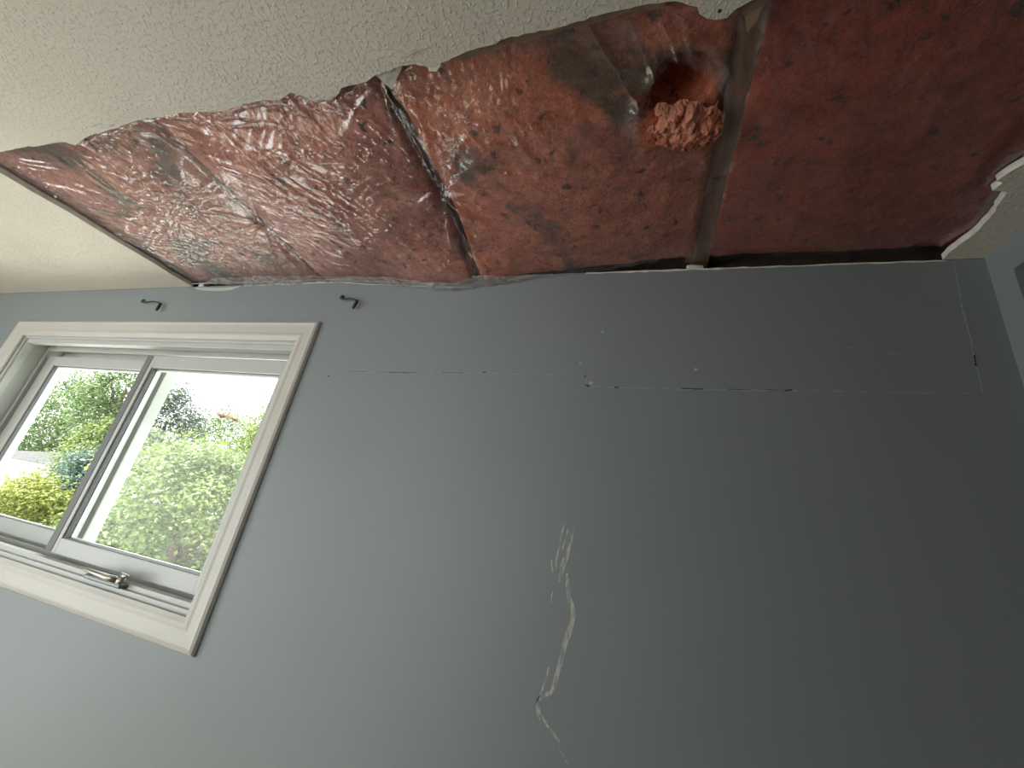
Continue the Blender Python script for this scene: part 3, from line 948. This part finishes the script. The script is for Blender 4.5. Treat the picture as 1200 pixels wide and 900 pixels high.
# glazed door out of view, added so daylight comes from the left
dy0, dy1, dz0, dz1 = LDOOR
door = tag(empty('added_door', (XL, (dy0 + dy1) / 2, dz0)), 'wide unseen glazed door added in the left wall for light', kind='structure')
for a, b in ((dy0, (dy0 + dy1) / 2 + 0.03), ((dy0 + dy1) / 2 - 0.03, dy1)):
    bm = bmesh.new()
    xo = XL - 0.09 if a == dy0 else XL - 0.05
    for q in ((a, a + 0.06, dz0, dz1), (b - 0.06, b, dz0, dz1), (a + 0.059, b - 0.059, dz0, dz0 + 0.10), (a + 0.059, b - 0.059, dz1 - 0.07, dz1)):
        box(bm, xo, xo + 0.035, q[0], q[1], q[2], q[3], 0.002)
    leaf_ = from_bm('door_leaf', bm, M['vinyl'], door)
    bm = bmesh.new()
    box(bm, xo + 0.016, xo + 0.020, a + 0.055, b - 0.055, dz0 + 0.095, dz1 - 0.065)
    from_bm('pane', bm, M['glass'], leaf_)
portal('daylight_portal_left', (XL - 0.10, (dy0 + dy1) / 2, (dz0 + dz1) / 2), (math.radians(90), 0, math.radians(-90)), dy1 - dy0, dz1 - dz0)

# ------------------------------------------------------------------ curtain rod brackets above the window
def bracket(lab, pts):
    (bx, bz), rest = pts[0], pts[1:]
    t = empty('curtain_bracket', (bx, WY, ZC + bz))
    tag(t, lab, 'bracket', 'curtain rod brackets above the window')
    bm = bmesh.new()
    tube(bm, [(bx, WY + 0.0005, ZC + bz), (bx, WY - 0.004, ZC + bz), (bx, WY - 0.006, ZC + bz)], [0.0075, 0.0075, 0.004], 14)
    from_bm('mounting_plate', bm, M['iron'], t, True)
    bm = bmesh.new()
    tube(bm, [(bx, WY - 0.0058, ZC + bz), (bx, WY - 0.0090, ZC + bz)], [0.0032, 0.0022], 8)
    from_bm('screw', bm, M['brass'], t)
    bm = bmesh.new()
    p = [(bx, WY - 0.003, ZC + bz - 0.004)] + [(a, WY - 0.012, ZC + b) for a, b in rest[:-1]]
    tube(bm, p, [0.0022] + [0.0028] * (len(p) - 1), 8)
    from_bm('arm', bm, M['iron'], t, True)
    bm = bmesh.new()
    a, b = rest[-2], rest[-1]
    tube(bm, [(a[0] + 0.001, WY - 0.012, ZC + a[1] + 0.008), (a[0], WY - 0.012, ZC + a[1]), ((a[0] + b[0]) / 2, WY - 0.012, ZC + (a[1] + b[1]) / 2), (b[0], WY - 0.013, ZC + b[1])], [0.003, 0.0048, 0.0050, 0.0038], 10)
    from_bm('hook', bm, M['iron'], t, True)


bracket('small black curtain bracket right of the window casing corner', [(-0.902, 0.603), (-0.888, 0.590), (-0.862, 0.592), (-0.842, 0.588), (-0.832, 0.578), (-0.836, 0.556)])
bracket('small dark curtain bracket above the middle of the window', [(-1.826, 0.606), (-1.79, 0.592), (-1.75, 0.596), (-1.715, 0.592), (-1.698, 0.580), (-1.700, 0.556)])

# ------------------------------------------------------------------ outside
GZ = -3.2
bm = bmesh.new()
box(bm, -60, 40, WY + 1.5, 70, GZ - 0.3, GZ)
tag(from_bm('lawn', bm, simple('lawn_grass', (0.12, 0.18, 0.06), 0.95, 0.3, 3)), kind='structure')

bm = bmesh.new()
box(bm, -30, 6, WY + 1.2, 12.0, GZ - 0.1, GZ + 0.03)  # unseen pale paving added as a reflector, brightens the film's window reflections
tag(from_bm('bounce_paving', bm, simple('pale_bounce_concrete', (0.55, 0.54, 0.51), 0.9, 0.12, 1.5)), kind='structure')
bark = make_wood('tree_bark', (0.16, 0.12, 0.09))
LEAF = {
    'bright': make_leaf('bright_green_leaves', (0.071, 0.110, 0.027), (0.120, 0.168, 0.040), (0.196, 0.243, 0.067)),
    'yellow': make_leaf('yellow_green_leaves', (0.120, 0.150, 0.022), (0.196, 0.219, 0.036), (0.284, 0.300, 0.063)),
    'blue': make_leaf('blue_green_leaves', (0.036, 0.072, 0.056), (0.068, 0.116, 0.093), (0.114, 0.171, 0.136)),
    'grey': make_leaf('grey_green_leaves', (0.057, 0.077, 0.062), (0.099, 0.121, 0.099), (0.151, 0.176, 0.149)),
    'soft': make_leaf('soft_green_leaves', (0.065, 0.110, 0.036), (0.109, 0.168, 0.058), (0.174, 0.231, 0.089)),
    'red': make_leaf('rusty_leaves', (0.114, 0.055, 0.031), (0.177, 0.088, 0.056), (0.239, 0.143, 0.093)),
}


def foliage_mesh(name, c, R, n, size, nclump, seed, fill=0.85, tight=0.30):
    rs = np.random.RandomState(seed)
    d = rs.normal(size=(nclump, 3))
    d /= np.linalg.norm(d, axis=1)[:, None]
    rad = fill + (1 - fill) * rs.rand(nclump) ** 0.5
    rad *= 0.55 + 0.45 * rs.rand(nclump) ** 0.35
    cc = d * rad[:, None]
    pick = rs.randint(0, nclump, n)
    cs = 0.6 + 0.8 * rs.rand(nclump)
    off = rs.normal(size=(n, 3)) * tight * 0.5 * cs[pick][:, None]
    p = (cc[pick] + off) * np.array(R) + np.array(c)
    nrm = rs.normal(size=(n, 3)) * 0.8 + cc[pick] * 0.6 + np.array([0, 0, 0.9])
    nrm /= np.linalg.norm(nrm, axis=1)[:, None]
    a = np.cross(nrm, rs.normal(size=(n, 3)))
    a /= np.linalg.norm(a, axis=1)[:, None] + 1e-9
    b = np.cross(nrm, a)
    s = size * (0.6 + 0.8 * rs.rand(n))[:, None]
    V = np.stack([p - a * s, p + b * s * 0.55 + nrm * s * 0.12, p + a * s, p - b * s * 0.55 + nrm * s * 0.12], 1).reshape(-1, 3)
    Fq = np.arange(4 * n).reshape(n, 4)
    me = np_mesh(name, V, Fq)
    tone = np.clip(0.5 + 0.75 * (rs.rand(nclump)[pick] - 0.5) + 0.5 * (rs.rand(n) - 0.5), 0, 1)
    at = me.attributes.new('leaf_tone', 'FLOAT', 'FACE')
    at.data.foreach_set('value', tone.astype(np.float32))
    return me


def tree(name, lab, c, R, n, size, leaf, seed, nclump=70, trunk_r=0.14, extra=None, cat='tree', tight=0.30):
    c = Vector(c)
    t = empty(name, (c.x, c.y, GZ))
    tag(t, lab, cat, 'trees and shrubs beyond the window')
    link('foliage', foliage_mesh('foliage', c, R, n, size, nclump, seed, tight=tight), LEAF[leaf], t)
    rg = random.Random(seed)
    bm = bmesh.new()
    top = c + Vector((0, 0, R[2] * 0.3))
    tube(bm, [(c.x, c.y, GZ), (c.x + 0.1, c.y, (GZ + c.z) / 2), (c.x, c.y + 0.05, c.z - R[2] * 0.4), tuple(top)], [trunk_r, trunk_r * 0.8, trunk_r * 0.6, trunk_r * 0.2], 8)
    from_bm('trunk', bm, bark, t, True)
    for i in range(7):
        th = rg.uniform(0, 6.28)
        el = rg.uniform(0.1, 0.9)
        e = c + Vector((math.cos(th) * R[0] * 0.7, math.sin(th) * R[1] * 0.7, R[2] * (el - 0.3) * 0.9))
        s = Vector((c.x, c.y, c.z - R[2] * rg.uniform(0.2, 0.6)))
        bm = bmesh.new()
        tube(bm, [tuple(s), tuple((s + e) / 2 + Vector((0, 0, 0.15))), tuple(e)], [trunk_r * 0.4, trunk_r * 0.25, trunk_r * 0.08], 6)
        from_bm('branch', bm, bark, t, True)
    if extra:
        ec, er, en = extra
        link('rusty_foliage', foliage_mesh('rusty_foliage', ec, er, en, size, 12, seed + 50), LEAF['red'], t)
    return t


def at(px, py, dist):
    """A spot seen through the window, from its bearing and its distance over the ground."""
    v = _r * ((px - 600) / 476.88) + _d * ((py - 450) / 476.88) + _f
    h_ = math.hypot(v.x, v.y)
    return Vector((v.x / h_ * dist, v.y / h_ * dist, ZC + v.z / h_ * dist))


tree('maple_tree', 'large bright green leafy tree filling the right pane', at(222, 618, 8.0), (1.30, 1.30, 1.25), 46000, 0.030, 'bright', 3, 230, tight=0.21)
tree('linden_tree', 'tall yellow-green tree with rusty leaves at the right edge of the right pane', at(338, 540, 9.5), (0.95, 0.95, 1.85), 40000, 0.025, 'bright', 4, 260,
     extra=(at(271, 489, 9.3), (0.20, 0.20, 0.06), 170), tight=0.22)
tree('poplar_tree', 'thin grey-green tree rising against the white sky in the right pane', at(186, 515, 15.0), (0.95, 0.95, 1.55), 15000, 0.036, 'grey', 5, 170, tight=0.30)
tree('birch_tree', 'airy green tree reaching into the sky at the top of the left pane', at(140, 470, 14.0), (0.75, 0.75, 1.15), 11000, 0.036, 'soft', 6, 130, tight=0.30)
tree('ash_tree', 'soft green rounded tree behind the neighbouring white eaves', at(70, 496, 27.0), (1.75, 1.75, 2.35), 24000, 0.055, 'soft', 7, 160)
tree('spruce_tree', 'blue-green tree beside the meeting stile of the window', at(92, 592, 11.0), (0.66, 0.66, 0.95), 22000, 0.027, 'blue', 8, 200, tight=0.24)
tree('lilac_shrub', 'yellow-green shrub in the lower left corner of the left pane', at(8, 618, 10.0), (0.62, 0.62, 0.78), 20000, 0.024, 'yellow', 9, 180, cat='shrub', tight=0.24)
tree('oak_tree', 'green tree between the blue-green tree and the large bright tree', at(128, 545, 13.0), (0.85, 0.85, 1.05), 20000, 0.032, 'bright', 10, 190, tight=0.24)
tree('elm_tree', 'distant green tree behind the thin grey-green tree', at(266, 530, 23.0), (2.3, 2.3, 1.9), 24000, 0.05, 'soft', 12, 220, tight=0.24)
tree('beech_tree', 'dim green tree low behind the yellow-green shrub', at(42, 610, 13.0), (0.85, 0.85, 0.85), 18000, 0.032, 'soft', 14, 160, tight=0.24)
tree('hawthorn_tree', 'shaded green tree low behind the large bright tree', at(232, 640, 11.5), (1.9, 1.9, 1.45), 30000, 0.042, 'soft', 15, 200, tight=0.26)

tree('clipped_hedge', 'long green hedge to the right of the large bright tree', (-4.4, 9.9, ZC - 0.55), (3.4, 0.9, 1.35), 42000, 0.040, 'soft', 16, 260, cat='hedge', tight=0.22)

# neighbour's house
hp = at(66, 552, 17.0)
house = tag(empty('neighbour_house', (hp.x - 4, hp.y + 3, GZ)), 'white neighbouring house with a dark roof edge among the trees', 'house')
white = simple('white_siding', (0.50, 0.51, 0.50), 0.6)
shingle = simple('dark_shingles', (0.013, 0.013, 0.015), 0.9, 0.3, 6)
zf = hp.z
bm = bmesh.new()
box(bm, hp.x - 4.4, hp.x - 0.45, hp.y + 0.45, hp.y + 3.2, GZ, zf)
from_bm('house_wall', bm, white, house)
bm = bmesh.new()
box(bm, hp.x - 4.8, hp.x, hp.y, hp.y + 0.06, zf - 0.16, zf + 0.12, 0.01)
box(bm, hp.x - 0.06, hp.x, hp.y + 0.06, hp.y + 3.6, zf - 0.16, zf + 0.12, 0.01)
from_bm('fascia', bm, white, house)
bm = bmesh.new()
tube(bm, [(hp.x - 4.8, hp.y - 0.06, zf + 0.06), (hp.x + 0.02, hp.y - 0.06, zf + 0.06)], 0.055, 8)
from_bm('gutter', bm, white, house)
bm = bmesh.new()
box(bm, hp.x - 4.8, hp.x, hp.y, hp.y + 3.6, zf - 0.18, zf - 0.15)
from_bm('soffit', bm, white, house)
bm = bmesh.new()
q = [(hp.x - 4.9, hp.y - 0.1), (hp.x + 0.1, hp.y - 0.1), (hp.x + 0.1, hp.y + 3.7), (hp.x - 4.9, hp.y + 3.7)]
b_ = [bm.verts.new((a, b, zf + 0.12)) for a, b in q]
r0, r1 = bm.verts.new((hp.x - 3.1, hp.y + 1.8, zf + 0.62)), bm.verts.new((hp.x - 1.7, hp.y + 1.8, zf + 0.62))
for fc in ((b_[0], b_[1], r1, r0), (b_[1], b_[2], r1), (b_[2], b_[3], r0, r1), (b_[3], b_[0], r0), (b_[3], b_[2], b_[1], b_[0])): bm.faces.new(fc)
from_bm('roof', bm, shingle, house)
